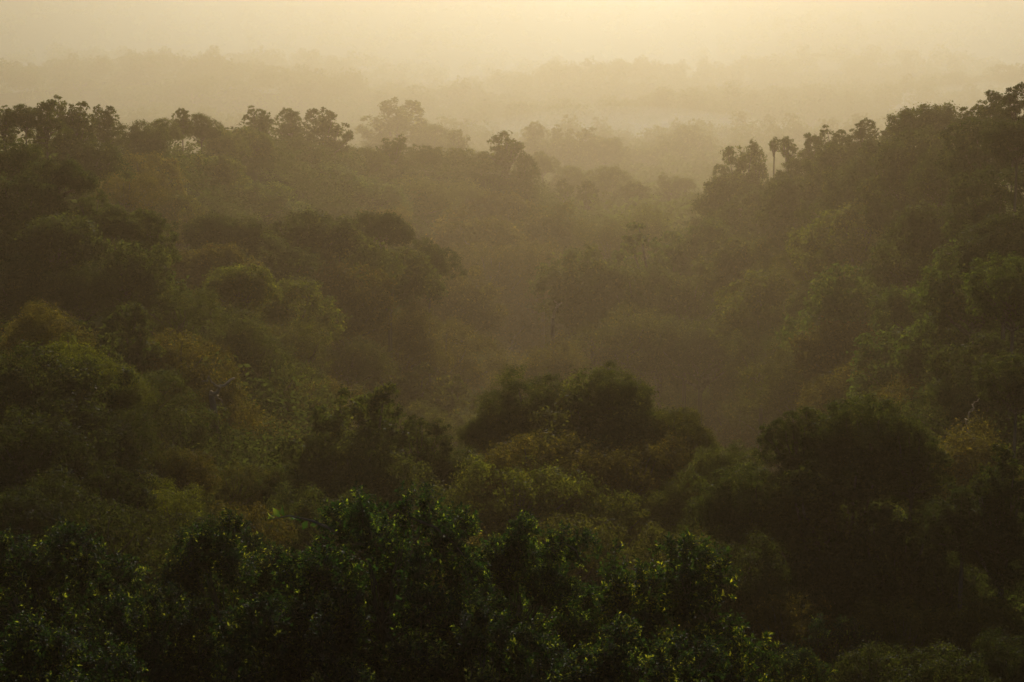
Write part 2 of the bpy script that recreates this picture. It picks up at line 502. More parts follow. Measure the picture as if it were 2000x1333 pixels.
grp('large dark trees of the second row', [
    (1688, 770, 260, 113, 'domefine1', 'd', 'large dark tree with a blocky top standing over the right of the valley'),
    (1563, 795, 175, 113, 'raggedfine1', 'd', 'dark pointed tree joined to the left of the large blocky-topped dark tree'),
    (1785, 830, 170, 111, 'raggedfine1', 'd', 'dark hanging crown joined to the right of the large blocky-topped tree'),
    (1455, 905, 240, 108, 'domefine1', 'd', 'dark shoulder tree sloping down left of the large blocky-topped tree'),
    (1640, 850, 360, 110, 'raggedfine0', 'd', 'dark lower crown in front of the large blocky-topped tree'),
    (1760, 985, 240, 106, 'raggedfine0', 'd', 'dark lower crown right below the large blocky-topped tree'),
    (1968, 886, 200, 100, 'raggedfine0', 'k', 'steep black-green tree rising at the right edge'),
    (1885, 945, 170, 101, 'raggedfine1', 'k', 'black-green crown left of the steep tree at the right edge'),
    (1200, 720, 170, 142, 'domefine1', 'n', 'green tree with a round knob on top, highest of the valley floor'),
    (1180, 752, 330, 140, 'domefine0', 'n', 'broad dome directly below the round knob, widest of the valley trees'),
    (1045, 732, 210, 145, 'domefine0', 'n', 'two-lobed green tree left of the round-knobbed one'),
    (1322, 795, 190, 139, 'domefine1', 'o', 'sunlit-edged crown stepping down right of the round-knobbed tree'),
    (950, 800, 120, 146, 'domefine0', 'n', 'small green crown at the left foot of the two-lobed tree'),
    (1120, 800, 380, 137, 'domefine1', 'o', 'broad olive crown below the round-knobbed tree'),
    (1230, 860, 300, 131, 'soft0', 'b', 'brownish feathery crown below the broad olive one'),
    (1410, 865, 160, 128, 'soft2', 'n', 'green crown between the sunlit-edged tree and the dark shoulder tree'),
    (1040, 850, 260, 130, 'soft1', 'b', 'brownish crown lower left of the broad olive one'),
    (705, 752, 290, 131, 'raggedfine0', 'd', 'dark pyramid-shaped tree with a notched top left of the valley centre'),
    (822, 815, 160, 132, 'raggedfine1', 'd', 'dark knobbly crown stepping right from the notched pyramid tree'),
    (880, 872, 150, 133, 'domefine0', 'd', 'dark flat crown at the right foot of the notched pyramid tree'),
    (690, 840, 280, 126, 'domefine1', 'n', 'dark green lower crown in front of the notched pyramid tree'),
    (620, 850, 150, 128, 'raggedfine1', 'n', 'dark green crown on the left flank of the notched pyramid tree'),
    (545, 925, 150, 124, 'domefine0', 'd', 'small dark crown at the far left foot of the notched pyramid tree'),
    (760, 900, 260, 121, 'soft2', 'n', 'dim green crown directly behind the tallest front tree'),
    (630, 960, 260, 112, 'soft0', 'd', 'dim crown behind the left side of the tallest front tree'),
])
grp('olive trees behind the front row', [
    (1010, 896, 300, 100, 'soft0', 'l', 'olive tree with yellow-green sunlit top above the front row'),
    (1205, 962, 190, 98, 'soft1', 'l', 'olive tree right of and lower than the yellow-topped one'),
    (1295, 948, 150, 100, 'soft2', 'l', 'small olive tree with a lifted tip right of two larger olive trees'),
    (1395, 945, 150, 101, 'raggedfine1', 'o', 'dark olive tree with glittering rim against the large dark tree'),
    (1120, 1010, 240, 92, 'soft1', 'o', 'dull olive crown just behind the gap in the front row'),
    (1330, 1030, 230, 90, 'soft0', 'o', 'dull olive crown above the yellow-flecked front tree'),
    (870, 955, 230, 108, 'soft1', 'o', 'olive crown right behind the point of the tallest front tree'),
    (920, 1040, 220, 90, 'soft2', 'b', 'brownish crown in the dip right of the tallest front tree'),
])
grp('trees on the lower left slope', [
    (330, 945, 170, 129, 'soft0', 'y', 'glowing yellow-green tree alone in the dim lower left'),
    (272, 922, 90, 132, 'soft1', 'y', 'small yellow-green crown touching the left of the glowing tree'),
    (60, 668, 330, 141, 'domefine1', 'd', 'large dark dome on the left edge below the bright green crowns'),
    (135, 668, 170, 145, 'domefine1', 'y', 'bright green sunlit crown at the top of the dark left dome'),
    (205, 705, 130, 146, 'domefine0', 'y', 'bright green crown stepping down right from the dark left dome'),
    (235, 735, 110, 143, 'soft2', 'l', 'dull green crown at the end of the bright green steps on the left'),
    (150, 770, 260, 134, 'domefine0', 'd', 'dark crown below the bright green steps'),
    (40, 805, 240, 127, 'soft1', 'd', 'dark crown on the left edge below the large dark dome'),
    (215, 800, 180, 135, 'soft0', 'd', 'dark feathery crown below and right of the large dark dome'),
    (215, 908, 160, 119, 'raggedfine1', 'd', 'dark clumped crown left of the glowing yellow-green tree'),
    (110, 925, 210, 116, 'soft2', 'd', 'dim crown left of the dark clumped one near the left edge'),
    (20, 950, 190, 110, 'domefine0', 'k', 'black crown on the left edge above the front row'),
    (200, 985, 240, 106, 'soft1', 'd', 'dim tangled crown below the glowing yellow-green tree'),
    (285, 868, 150, 137, 'soft2', 'o', 'dull olive crown above the glowing yellow-green tree'),
    (355, 880, 140, 138, 'soft1', 'b', 'brownish crown right above the glowing yellow-green tree'),
    (455, 902, 170, 139, 'soft0', 'o', 'olive crown between the glowing tree and the notched pyramid tree'),
    (400, 1000, 200, 112, 'soft2', 'd', 'dim crown between the glowing tree and the front spire'),
    (480, 985, 180, 118, 'soft1', 'b', 'dim brown crown right behind the front spire'),
])
grp('trees on the hazy valley floor', [
    (250, 592, 150, 176, 'ragged3', 'd', 'dark jagged-topped tree in the brown shade of the left valley'),
    (350, 562, 170, 190, 'soft0', 'n', 'soft rounded olive tree right of the dark jagged-topped one'),
    (470, 518, 130, 197, 'dome2', 'l', 'yellow-lit crown below the broad dark canopy, left valley'),
    (565, 548, 170, 195, 'dome1', 'l', 'flat yellow-lit crown right of the other yellow-lit crown'),
    (80, 588, 170, 168, 'soft2', 'b', 'brown shaded crown near the left edge above the dark dome'),
    (170, 635, 150, 162, 'ragged1', 'd', 'dark low crown left below the jagged-topped tree'),
    (345, 650, 190, 170, 'soft1', 'b', 'brown feathery crown below the soft rounded olive tree'),
    (470, 610, 170, 176, 'soft2', 'n', 'grey-green crown below the two yellow-lit crowns'),
    (575, 630, 180, 178, 'soft0', 'o', 'fan-shaped dull yellow crown left of the valley centre'),
    (680, 655, 150, 176, 'soft1', 'o', 'feathery crown with yellow edge left of the hazy brown gap'),
    (270, 722, 170, 152, 'soft0', 'd', 'dark brown crown behind the bright green steps'),
    (390, 715, 190, 156, 'soft2', 'b', 'brown feathery crown behind the pale fallen branch'),
    (520, 690, 210, 162, 'soft1', 'n', 'large feathery crown right of the pale fallen branch'),
    (620, 735, 170, 152, 'soft0', 'b', 'brown crown behind the notched top of the pyramid tree'),
    (480, 790, 260, 148, 'soft2', 'b', 'brown shaded crown left of the notched pyramid tree'),
    (350, 790, 200, 146, 'soft1', 'd', 'dark shaded crown below the pale fallen branch'),
    (795, 700, 150, 168, 'ragged1', 'o', 'sparse olive tree with open top right of the notched pyramid tree'),
    (865, 742, 160, 160, 'ragged3', 'o', 'sparse tufted tree with a glinting top left of the two-lobed tree'),
    (800, 790, 200, 150, 'soft0', 'o', 'hazy olive crown behind the knobbly dark crown'),
    (895, 528, 170, 204, 'dome3', 'b', 'brown dome at the right end of the broad dark canopy'),
    (970, 572, 170, 206, 'dome0', 'b', 'brown hazy crown left of the pale forked dead tree'),
    (770, 590, 200, 190, 'soft2', 'b', 'brown crown in the haze below the broad dark canopy'),
    (870, 630, 210, 186, 'soft1', 'b', 'dull brown crown above the sparse tufted tree'),
    (960, 690, 210, 176, 'soft0', 'b', 'hazy brown crown above the two-lobed tree'),
    (1070, 665, 200, 178, 'soft2', 'b', 'hazy brown crown beneath the pale forked dead tree'),
    (1175, 665, 210, 178, 'soft1', 'b', 'hazy brown crown behind the round knob'),
    (1160, 488, 200, 216, 'dome3', 'n', 'green dome rising behind the pale forked dead tree'),
    (1250, 520, 200, 212, 'dome1', 'n', 'green crown right of the dome behind the dead tree'),
    (1290, 440, 180, 236, 'ragged1', 'g', 'green crown above and right of the dome behind the dead tree'),
    (1390, 432, 180, 238, 'dome0', 'g', 'green crown on the slope left of the pale-rimmed round dome'),
    (1340, 530, 190, 212, 'soft0', 'n', 'grey-green crown in the middle of the right slope'),
    (1240, 600, 210, 194, 'soft1', 'o', 'olive crown right of the pale forked dead tree, lower'),
    (1370, 610, 190, 192, 'soft2', 'n', 'grey-green crown left of the yellow-topped cushion crown'),
    (1290, 680, 200, 176, 'soft0', 'b', 'brown hazy crown right of the round knob'),
    (1390, 690, 200, 174, 'soft1', 'o', 'hazy olive crown above the sunlit gap in the valley'),
    (1345, 760, 150, 156, 'soft2', 'l', 'hazy crown with a glowing edge beside the sunlit gap'),
    (1440, 765, 190, 154, 'soft0', 'o', 'hazy olive crown over the dark shoulder tree'),
    (1390, 820, 110, 147, 'soft1', 'y', 'small glowing golden crown in the sunlit gap'),
    (1455, 822, 140, 142, 'soft2', 'b', 'hazy brown crown right of the golden one in the gap'),
    (1545, 740, 190, 160, 'soft1', 'o', 'hazy crown behind the dark pointed tree'),
])
grp('trees on the right slope', [
    (1505, 532, 190, 202, 'dome1', 'l', 'cushion-shaped crown with a yellow-green top on the right slope'),
    (1590, 545, 110, 204, 'dome0', 'n', 'small green crown right of the yellow-topped cushion crown'),
    (1685, 523, 220, 196, 'dome3', 'g', 'dark green crown with yellow-lit left shoulder on the right slope'),
    (1790, 562, 150, 192, 'dome2', 'g', 'green crown stepping down right of the yellow-shouldered one'),
    (1905, 482, 190, 186, 'dome1', 'g', 'deep green crown high on the right edge slope'),
    (1985, 500, 170, 178, 'dome3', 'g', 'deep green crown cut by the right edge, mid-height'),
    (1865, 578, 220, 176, 'dome0', 'g', 'broad bright-rimmed green crown near the right edge'),
    (1592, 605, 120, 188, 'soft2', 'l', 'small yellow-lit crown below the yellow-shouldered one'),
    (1660, 628, 190, 180, 'dome2', 'b', 'brownish crown below the yellow-shouldered one'),
    (1775, 645, 190, 172, 'dome1', 'g', 'flat dark green crown below the broad bright-rimmed one'),
    (1930, 655, 190, 164, 'dome0', 'd', 'dark green crown near the right edge above the pale flowering one'),
    (1990, 690, 140, 154, 'dome3', 'd', 'dark crown cut by the right edge above the steep black-green tree'),
    (1490, 640, 190, 184, 'soft0', 'n', 'dull green crown below the cushion-shaped one'),
    (1560, 680, 190, 174, 'soft2', 'o', 'dull olive crown above the dark pointed tree'),
    (1680, 712, 200, 160, 'soft1', 'b', 'brownish crown behind the large blocky-topped tree'),
    (1800, 738, 200, 150, 'soft0', 'b', 'brown crown right behind the large blocky-topped tree'),
    (1900, 830, 230, 126, 'soft2', 'b', 'pale speckled flowering crown left above the steep right-edge tree'),
    (1900, 735, 200, 148, 'soft1', 'd', 'dull crown above the pale speckled flowering one'),
    (1680, 396, 190, 240, 'dome1', 'l', 'round dome with a pale green rim on the right slope'),
    (1560, 440, 150, 242, 'dome0', 'n', 'green crown left of the pale-rimmed round dome'),
    (1470, 470, 170, 226, 'dome2', 'n', 'green crown above the yellow-topped cushion crown'),
    (1600, 480, 170, 222, 'soft0', 'o', 'olive crown below the pale-rimmed round dome'),
    (1790, 440, 180, 224, 'dome3', 'd', 'dark crown right of the pale-rimmed round dome'),
    (1870, 390, 200, 228, 'dome2', 'd', 'dark crown on the upper right slope beneath the flat-topped tree'),
    (1960, 330, 180, 234, 'dome1', 'k', 'black-green crown on the right edge beneath the ridge'),
    (1970, 420, 180, 206, 'dome0', 'k', 'black-green crown on the right edge above the deep green one'),
    (1790, 320, 180, 256, 'dome0', 'd', 'dark crown directly under the flat-topped ridge tree'),
    (1690, 320, 170, 262, 'dome3', 'd', 'dark crown under the two ragged ridge trees'),
    (1600, 335, 170, 266, 'dome2', 'd', 'dark crown below the sparse ridge tree'),
    (1490, 370, 150, 272, 'dome1', 'd', 'dark crown under the thin-stemmed pair on the ridge'),
    (1400, 400, 130, 272, 'dome0', 'n', 'small crown at the foot of the blocky ridge-end tree'),
    (1860, 290, 150, 256, 'dome3', 'd', 'dark crown between the flat-topped tree and the right edge'),
])
grp('trees along the right ridge', [
    (1455, 278, 130, 286, 'ragged2', 'd', 'blocky tree ending the right ridge above the bright haze'),
    (1412, 322, 60, 287, 'ragged3', 'd', 'narrow dark tree on the outer edge of the blocky ridge-end tree'),
    (1513, 268, 26, 290, 'slender0', 'd', 'left one of two thin-stemmed trees standing clear on the ridge'),
    (1540, 267, 40, 290, 'slender1', 'd', 'right one of two thin-stemmed trees standing clear on the ridge'),
    (1587, 262, 70, 284, 'ragged3', 'd', 'sparse ridge tree with open twiggy top right of the thin-stemmed pair'),
    (1632, 247, 80, 282, 'ragged1', 'd', 'ragged ridge tree with a rounded top, left of two'),
    (1688, 234, 75, 279, 'ragged0', 'd', 'ragged ridge tree with a pointed top, right of two'),
    (1738, 249, 70, 276, 'ragged3', 'd', 'low ragged ridge tree against the flat-topped one'),
    (1812, 205, 150, 270, 'dome2', 'd', 'wide flat-topped tree on the right ridge'),
    (1905, 200, 80, 264, 'ragged1', 'd', 'dark sloping ridge tree right of the flat-topped one'),
    (1945, 178, 70, 260, 'ragged3', 'k', 'tufted ridge tree with sky showing through, near the right edge'),
    (1985, 164, 80, 257, 'ragged0', 'k', 'highest tree of the right ridge, cut by the right edge'),
])
grp('trees on the right slope', [
    (1925, 232, 150, 252, 'dome1', 'k', 'black-green crown directly below the tufted tree of the right ridge'),
    (1990, 235, 120, 246, 'dome2', 'k', 'black-green crown under the highest tree of the right ridge'),
    (1735, 275, 130, 268, 'dome1', 'd', 'dark crown tucked under the left end of the flat-topped ridge tree'),
    (1650, 285, 120, 276, 'dome2', 'd', 'dark crown under the rounded ragged ridge tree'),
    (1815, 252, 170, 266, 'dome3', 'd', 'dense dark crown forming the underside of the flat-topped ridge tree'),
    (1555, 312, 110, 281, 'dome0', 'd', 'dark crown directly beneath the thin-stemmed pair'),
    (1440, 345, 140, 279, 'dome2', 'd', 'dark crown in the lower half of the blocky ridge-end tree'),
])
grp('trees along the left ridge', [
    (5, 207, 60, 330, 'ragged1', 'd', 'dark ridge tree cut by the left edge'),
    (48, 205, 70, 328, 'dome3', 'd', 'low round ridge tree second from the left edge'),
    (88, 196, 80, 326, 'ragged3', 'd', 'ridge tree with a stray twig sticking up, upper left'),
    (138, 190, 100, 325, 'ragged1', 'd', 'highest rounded tree of the left ridge'),
    (205, 208, 80, 323, 'ragged0', 'd', 'dark tree falling steeply to the notch in the left ridge'),
    (278, 238, 110, 316, 'dome3', 'd', 'arched tree right of the notch in the left ridge'),
    (318, 232, 70, 318, 'dome0', 'n', 'small round crown between the arched tree and the tufted one'),
    (355, 212, 50, 320, 'ragged3', 'd', 'tufted tree with a small raised top on the left ridge'),
    (392, 223, 70, 319, 'dome1', 'd', 'round crown right of the tufted tree on the left ridge'),
    (435, 248, 90, 314, 'dome3', 'n', 'green round crown in the dip of the left ridge'),
    (503, 208, 62, 324, 'ragged1', 'd', 'open topped tree left of the biggest ridge tree'),
    (565, 212, 70, 325, 'ragged3', 'd', 'open two-tufted tree touching the biggest ridge tree'),
    (632, 213, 120, 322, 'ragged0', 'd', 'biggest dark tree of the middle ridge'),
    (480, 252, 110, 312, 'dome2', 'n', 'dense green crown under the open topped ridge tree'),
    (575, 270, 140, 310, 'dome0', 'd', 'dark crown under the biggest ridge tree'),
    (710, 287, 110, 310, 'dome1', 'n', 'low round crown right of the biggest ridge tree'),
    (768, 264, 66, 306, 'ragged1', 'd', 'pointed dark tree in the middle of the ridge'),
    (828, 284, 80, 302, 'dome3', 'd', 'broad round tree right of the pointed ridge tree'),
    (885, 288, 100, 301, 'dome3', 'n', 'low dark crown between the broad round tree and the mushroom-shaped one'),
    (940, 298, 80, 298, 'dome0', 'n', 'low crown left under the mushroom-shaped ridge tree'),
    (985, 256, 82, 294, 'slender0', 'd', 'mushroom-shaped tree on a thick stem at the ridge end'),
    (1025, 300, 70, 290, 'ragged3', 'd', 'clumped crown right under the mushroom-shaped ridge tree'),
    (150, 270, 160, 308, 'dome2', 'd', 'dark crown below the highest rounded tree of the left ridge'),
    (280, 300, 150, 296, 'dome1', 'b', 'brownish crown below the arched tree by the ridge notch'),
    (390, 300, 160, 296, 'dome2', 'n', 'green crown below the round crown of the left ridge'),
    (470, 348, 210, 280, 'dome3', 'g', 'wide sunlit green crown below the middle of the left ridge'),
    (620, 320, 180, 290, 'dome1', 'g', 'green crown on the slope below the biggest ridge tree'),
    (710, 350, 160, 280, 'dome2', 'g', 'green crown lower right of the biggest ridge tree'),
    (240, 335, 150, 270, 'soft0', 'b', 'brown hazy crown beside the dark hill of the left edge'),
    (340, 380, 140, 262, 'dome1', 'o', 'olive crown in the hollow right of the dark left hill'),
    (560, 395, 160, 262, 'dome0', 'n', 'green crown just behind the broad dark canopy'),
    (810, 345, 170, 276, 'soft1', 'o', 'hazy olive crown below the pointed ridge tree'),
    (900, 350, 160, 276, 'soft2', 'o', 'hazy olive crown below the low dark ridge crown'),
    (740, 405, 150, 252, 'soft0', 'b', 'brown hazy crown behind the right end of the broad dark canopy'),
])
grp('dark trees of the left hill', [
    (30, 278, 110, 206, 'dome3', 'k', 'black-green tree topping the dark hill on the left edge'),
    (112, 312, 150, 200, 'flat0', 'k', 'dark spreading crown right of the top of the left hill'),
    (40, 345, 190, 194, 'dome1', 'k', 'black crown on the left edge below the hilltop tree'),
    (175, 376, 90, 194, 'ragged1', 'd', 'dark knobbly crown on the right flank of the left hill'),
    (222, 404, 110, 192, 'dome0', 'd', 'small dark crown between the knobbly one and the last one of the hill'),
    (293, 410, 110, 193, 'ragged3', 'd', 'dark tree ending the left hill on its right'),
    (100, 420, 210, 184, 'dome2', 'd', 'dark wide crown low on the left hill'),
    (240, 470, 200, 182, 'dome3', 'd', 'dark crown at the foot of the left hill'),
    (40, 500, 190, 176, 'dome0', 'k', 'black crown on the left edge at the foot of the hill'),
    (140, 520, 180, 174, 'soft2', 'd', 'dark shaded crown at the hill foot above the brown one'),
])
grp('trees of the broad dark canopy', [
    (430, 420, 130, 229, 'flat0', 'd', 'left end of the broad dark canopy, a flat-topped green crown'),
    (590, 411, 200, 226, 'flat1', 'd', 'widest layered crown of the broad dark canopy'),
    (742, 414, 120, 229, 'flat0', 'd', 'separate dark cushion right of the widest layered crown'),
    (650, 445, 200, 219, 'dome1', 'n', 'dark green crown below the widest layered crown'),
    (838, 468, 100, 226, 'dome3', 'd', 'dark crown sloping down at the right of the broad canopy'),
    (515, 462, 180, 217, 'dome0', 'd', 'dark crown left below the widest layered crown'),
    (760, 485, 180, 215, 'dome2', 'n', 'dark green crown below the separate dark cushion'),
    (660, 520, 190, 207, 'dome3', 'b', 'brownish crown low under the broad dark canopy'),
    (410, 480, 150, 213, 'dome2', 'b', 'brownish crown below the flat-topped left end of the broad canopy'),
    (980, 378, 150, 284, 'dome1', 'b', 'hazy brown crown below the mushroom-shaped ridge tree'),
    (1090, 402, 170, 268, 'dome3', 'o', 'hazy green-topped crown below the pair of dark lollipop trees'),
    (935, 413, 230, 256, 'flat1', 'b', 'wide flat hazy brown crown right of the broad dark canopy'),
    (960, 470, 200, 236, 'soft0', 'b', 'hazy brown crown under the wide flat brown one'),
    (1060, 480, 190, 236, 'soft1', 'b', 'hazy brown crown left of the dome behind the dead tree'),
    (1270, 405, 150, 262, 'soft2', 'l', 'pale yellow-topped crown left of the right slope'),
    (1190, 430, 150, 254, 'soft0', 'o', 'hazy olive crown right below the dark lollipop trees'),
])
grp('pale trees in the bright haze', [
    (775, 197, 165, 480, 'ragged0', 'n', 'big pale tree fading into haze behind the middle ridge'),
    (845, 245, 90, 472, 'dome1', 'n', 'pale crown right below the big pale tree'),
    (893, 254, 46, 425, 'slender1', 'n', 'small pale tree standing left of the mushroom-shaped ridge tree'),
    (1045, 240, 80, 456, 'ragged3', 'n', 'pale crown with a raised tuft right of the mushroom-shaped tree'),
    (1100, 246, 60, 455, 'ragged1', 'n', 'pale twiggy tree between the tufted and the leaning pale ones'),
    (1148, 249, 60, 452, 'slender0', 'n', 'pale tree with a rounded leaning head on the hazy slope'),
    (1180, 270, 90, 447, 'dome2', 'n', 'pale low crown right of the leaning-headed tree'),
    (1100, 272, 130, 446, 'dome0', 'n', 'pale low crown under the twiggy pale tree'),
    (1332, 246, 120, 520, 'dome3', 'n', 'pale broad crown above the right of the hazy basin'),
    (1318, 275, 90, 485, 'dome1', 'n', 'pale crown in front of the broad pale one in the basin'),
    (1258, 290, 90, 482, 'dome2', 'n', 'pale crown left of the two broad pale ones in the basin'),
    (1365, 296, 90, 476, 'dome0', 'n', 'pale crown touching the blocky ridge-end tree'),
    (1060, 297, 64, 382, 'dome3', 'n', 'hazy round crown just right of the ridge end'),
    (1115, 326, 90, 372, 'dome0', 'n', 'hazy low crown above the dark lollipop trees'),
    (1190, 326, 100, 366, 'dome1', 'n', 'hazy low crown right above the dark lollipop trees'),
    (1308, 339, 56, 352, 'ragged1', 'n', 'hazy rounded tree, taller of two left of the blocky ridge-end tree'),
    (1338, 348, 44, 351, 'dome2', 'n', 'hazy rounded tree, shorter of two left of the blocky ridge-end tree'),
    (1240, 356, 120, 332, 'ragged3', 'd', 'dusky crown with twiggy tip in front of two hazy rounded trees'),
    (1101, 349, 44, 302, 'slender0', 'd', 'left one of the pair of dark lollipop trees'),
    (1146, 354, 48, 302, 'slender1', 'd', 'right one of the pair of dark lollipop trees, leaning'),
    (1350, 376, 80, 310, 'dome3', 'd', 'dusky crown at the foot of the blocky ridge-end tree, left'),
])
grp('faint trees far out in the mist', [
    (148, 147, 95, 700, 'umbrella0', 'n', 'faint wide umbrella tree in the mist above the left ridge'),
    (245, 141, 70, 680, 'ragged2', 'n', 'faint conical tree in the mist above the ridge notch'),
    (375, 157, 95, 640, 'umbrella1', 'n', 'faint arched tree in the mist above the tufted ridge tree'),
    (490, 124, 90, 860, 'umbrella0', 'n', 'very faint flat tree far above the open topped ridge tree'),
    (785, 160, 120, 800, 'umbrella1', 'n', 'very faint flat tree above the big pale tree'),
    (715, 185, 110, 640, 'dome1', 'n', 'faint crown just left of the big pale tree'),
    (915, 178, 130, 720, 'umbrella0', 'n', 'faint long flat crown above the bright mist bank'),
    (1235, 162, 100, 830, 'dome2', 'n', 'very faint rounded crown left of the misty umbrella tree'),
    (1330, 149, 56, 850, 'umbrella1', 'n', 'misty umbrella tree alone above the centre of the basin'),
    (1640, 146, 64, 910, 'umbrella0', 'n', 'misty umbrella tree, left of two above the right ridge'),
    (1712, 146, 72, 910, 'umbrella1', 'n', 'misty umbrella tree, right of two above the right ridge'),
    (1786, 163, 50, 760, 'slender1', 'n', 'misty two-headed tree above the flat-topped ridge tree'),
    (1890, 163, 110, 760, 'dome3', 'n', 'misty low crown above the right end of the ridge'),
])

# ------------------------------------------------------------------ terrain: fitted under the tree tops
tops = np.array([at(t[0], t[1], t[3]) for t in T])
wid = np.array([t[2] / F * t[3] for t in T])
DEP = np.array([{'ragged': 0.9, 'raggedfine': 0.9, 'slender': 1.0, 'front': 0.9, 'flat': 0.36}.get(''.join(c for c in t[4] if not c.isdigit()), 0.55) for t in T])
CLEAR = np.where(['along the' in t[7] for t in T], np.clip(0.95 * DEP * wid + 0.3, 1.2, 9.0), np.clip(0.75 * wid + 2.2, 3.2, 16.0))      # canopy height over the ground
ctrl = np.column_stack([tops[:, 0], tops[:, 1], tops[:, 2] - CLEAR])
extra = []
for a in np.linspace(-1.2, 1.2, 9):                                           # far lowland and open sides
    for d, z in ((1500, -36.0), (1900, -46.0), (2800, -46.0)):
        extra.append((d * math.sin(a), d * math.cos(a), z))
for d in (480, 640, 800, 950, 1100):
    for s in (-0.22, -0.1, 0.02, 0.12, 0.24):
        extra.append((d * s, d, {480: -6.0, 640: -14.0, 800: -20.0}.get(d, -25.0)))
for sx, y, z in ((-75, 190, 38), (75, 140, 42), (95, 200, 36), (-60, 110, 38), (45, 60, 34), (-45, 60, 34), (120, 330, 14), (-130, 350, 16)):
    extra.append((sx, y, z))
for px in range(-150, 2200, 60):                                              # the ground falls away behind both ridges
    sd = min(1.0, max(0.0, (abs(px - 1080) - 220) / 780.0))
    if px < 1030: Y, py = 325 * (1.05 - 0.71 * sd), 345
    elif px > 1390: Y, py = 282 * (0.98 - 0.70 * sd), 345 - 60 * sd
    else: continue
    for m in (1.33, 1.7):
        p = at(px, py, Y * m)
        extra.append((p[0], p[1], p[2] - 12.0 - (m - 1.33) * 10))
ctrl = np.vstack([ctrl, np.array(extra)])


CASP = np.array([{'ragged': 0.95, 'raggedfine': 0.95, 'slender': 1.0, 'front': 0.9}.get(''.join(c for c in t[4] if not c.isdigit()), 0.62) for t in T])
T_AZ = np.arctan2(tops[:, 0], tops[:, 1])
T_R = np.hypot(tops[:, 0], tops[:, 1])
T_SL = (CAM[2] - tops[:, 2] + 0.75 * CASP * wid) / T_R                       # slope of the view line to the lower part of each crown
T_RIDGE = np.array(['along the' in t[7] for t in T])
T_HW = 0.55 * wid / T_R


def sight(x, y):
    """highest ground that leaves the crowns standing behind it in view"""
    r = np.hypot(x, y)[:, None]; a = np.arctan2(x, y)[:, None]
    over = np.maximum(0, np.abs(a - T_AZ[None]) - T_HW[None]) * r
    h = CAM[2] - r * T_SL[None] - np.minimum(1.0 + 0.045 * r, 5.5) * np.clip((T_R[None] - r) / 45.0, 0, 1) + 1.1 * over
    h = np.where((r < (T_R - 0.4 * wid)[None]) & ((~T_RIDGE[None]) | (r < 0.8 * T_R[None])) & ((T_R[None] < 400) | (r > 345)), h, 1e6)
    return h.min(axis=1)


def terrain(x, y):
    x = np.atleast_1d(np.asarray(x, float)); y = np.atleast_1d(np.asarray(y, float))
    out = np.zeros(len(x))
    for i in range(0, len(x), 4000):
        X, Y = x[i:i + 4000, None], y[i:i + 4000, None]
        d2 = (X - ctrl[None, :, 0]) ** 2 + (Y - ctrl[None, :, 1]) ** 2
        soft = (3.0 + 0.012 * np.hypot(X, Y)) ** 2
        w = 1.0 / (d2 + soft) ** 2
        zz = (w * ctrl[None, :, 2]).sum(1) / w.sum(1)
        r_ = np.hypot(X, Y)[:, 0]; az_ = np.degrees(np.arctan2(X, Y))[:, 0]
        wave = np.clip((r_ - 820) / 250, 0, 1) * np.clip((2300 - r_) / 400, 0, 1)      # low forested swells of the lowland
        zz = zz + wave * (7.0 * np.sin(r_ / 58.0 + 2.2 * np.sin(az_ * 0.23 + 1.0) + 0.8 * np.sin(az_ * 0.7)) + 3.0 * np.sin(az_ * 0.55 + r_ / 210.0))
        out[i:i + 4000] = np.minimum(zz, sight(X[:, 0], Y[:, 0]))
    r = np.hypot(x, y)
    lim = CAM[2] - 1.7 - np.maximum(0, r - 1.5) * 0.78                          # the lookout's own steep knoll
    k = np.clip((r - 6) / 30.0, 0, 1); k = k * k * (3 - 2 * k)
    front = np.where(r < 60, np.where(k < 1, lim * (1 - k) + out * k, out), out)
    front = np.where(r < 36, np.minimum(front, np.maximum(lim, out - 3)), front)
    far = np.clip((r - 1500) / 3000, 0, 1)
    az = np.degrees(np.arctan2(x, y))                                           # misty hills closing the valley at both sides
    rr = 2700 + 120 * np.sin(az * 0.5)
    band = np.exp(-np.abs((r - rr) / 700.0) ** 2.4)
    prof = 92 + 40 / (1 + np.exp((az + 9.0) / 2.4)) + 36 / (1 + np.exp((11.5 - az) / 2.0))
    prof = prof + 4.0 * np.sin(az * 0.9 + 0.6) + 2.5 * np.sin(az * 2.3)
    front = front + band * prof
    return front + far * far * 45 + far * 12 * np.sin(x * 0.0021 + 1.0) * np.cos(y * 0.0013)


rs = np.concatenate([[0.01], np.linspace(1.5, 60, 26), np.geomspace(63, 5600, 150)])
na = 220
front_a = np.radians(np.linspace(-26, 26, 150))
side_a = np.radians(np.linspace(26, 334, 72)[1:-1])
ang = np.concatenate([front_a, side_a])
nA = len(ang)
X = (rs[:, None] * np.sin(ang)[None]).ravel(); Yy = (rs[:, None] * np.cos(ang)[None]).ravel()
Z = terrain(X, Yy)
vs = np.column_stack([X, Yy, Z])
fs = []
for i in range(len(rs) - 1):
    for j in range(nA):
        j2 = (j + 1) % nA
        fs.append((i * nA + j, i * nA + j2, (i + 1) * nA + j2, (i + 1) * nA + j))
me = bpy.data.meshes.new('ground')
me.from_pydata(vs.tolist(), [], fs)
me.update()
me.polygons.foreach_set('use_smooth', np.ones(len(me.polygons), dtype=bool))
me.materials.append(M_SOIL)
ground = bpy.data.objects.new('ground', me); COL.objects.link(ground)
tag(ground, 'dark forest floor of the valley and its hills under the trees', 'ground', None, 'structure')

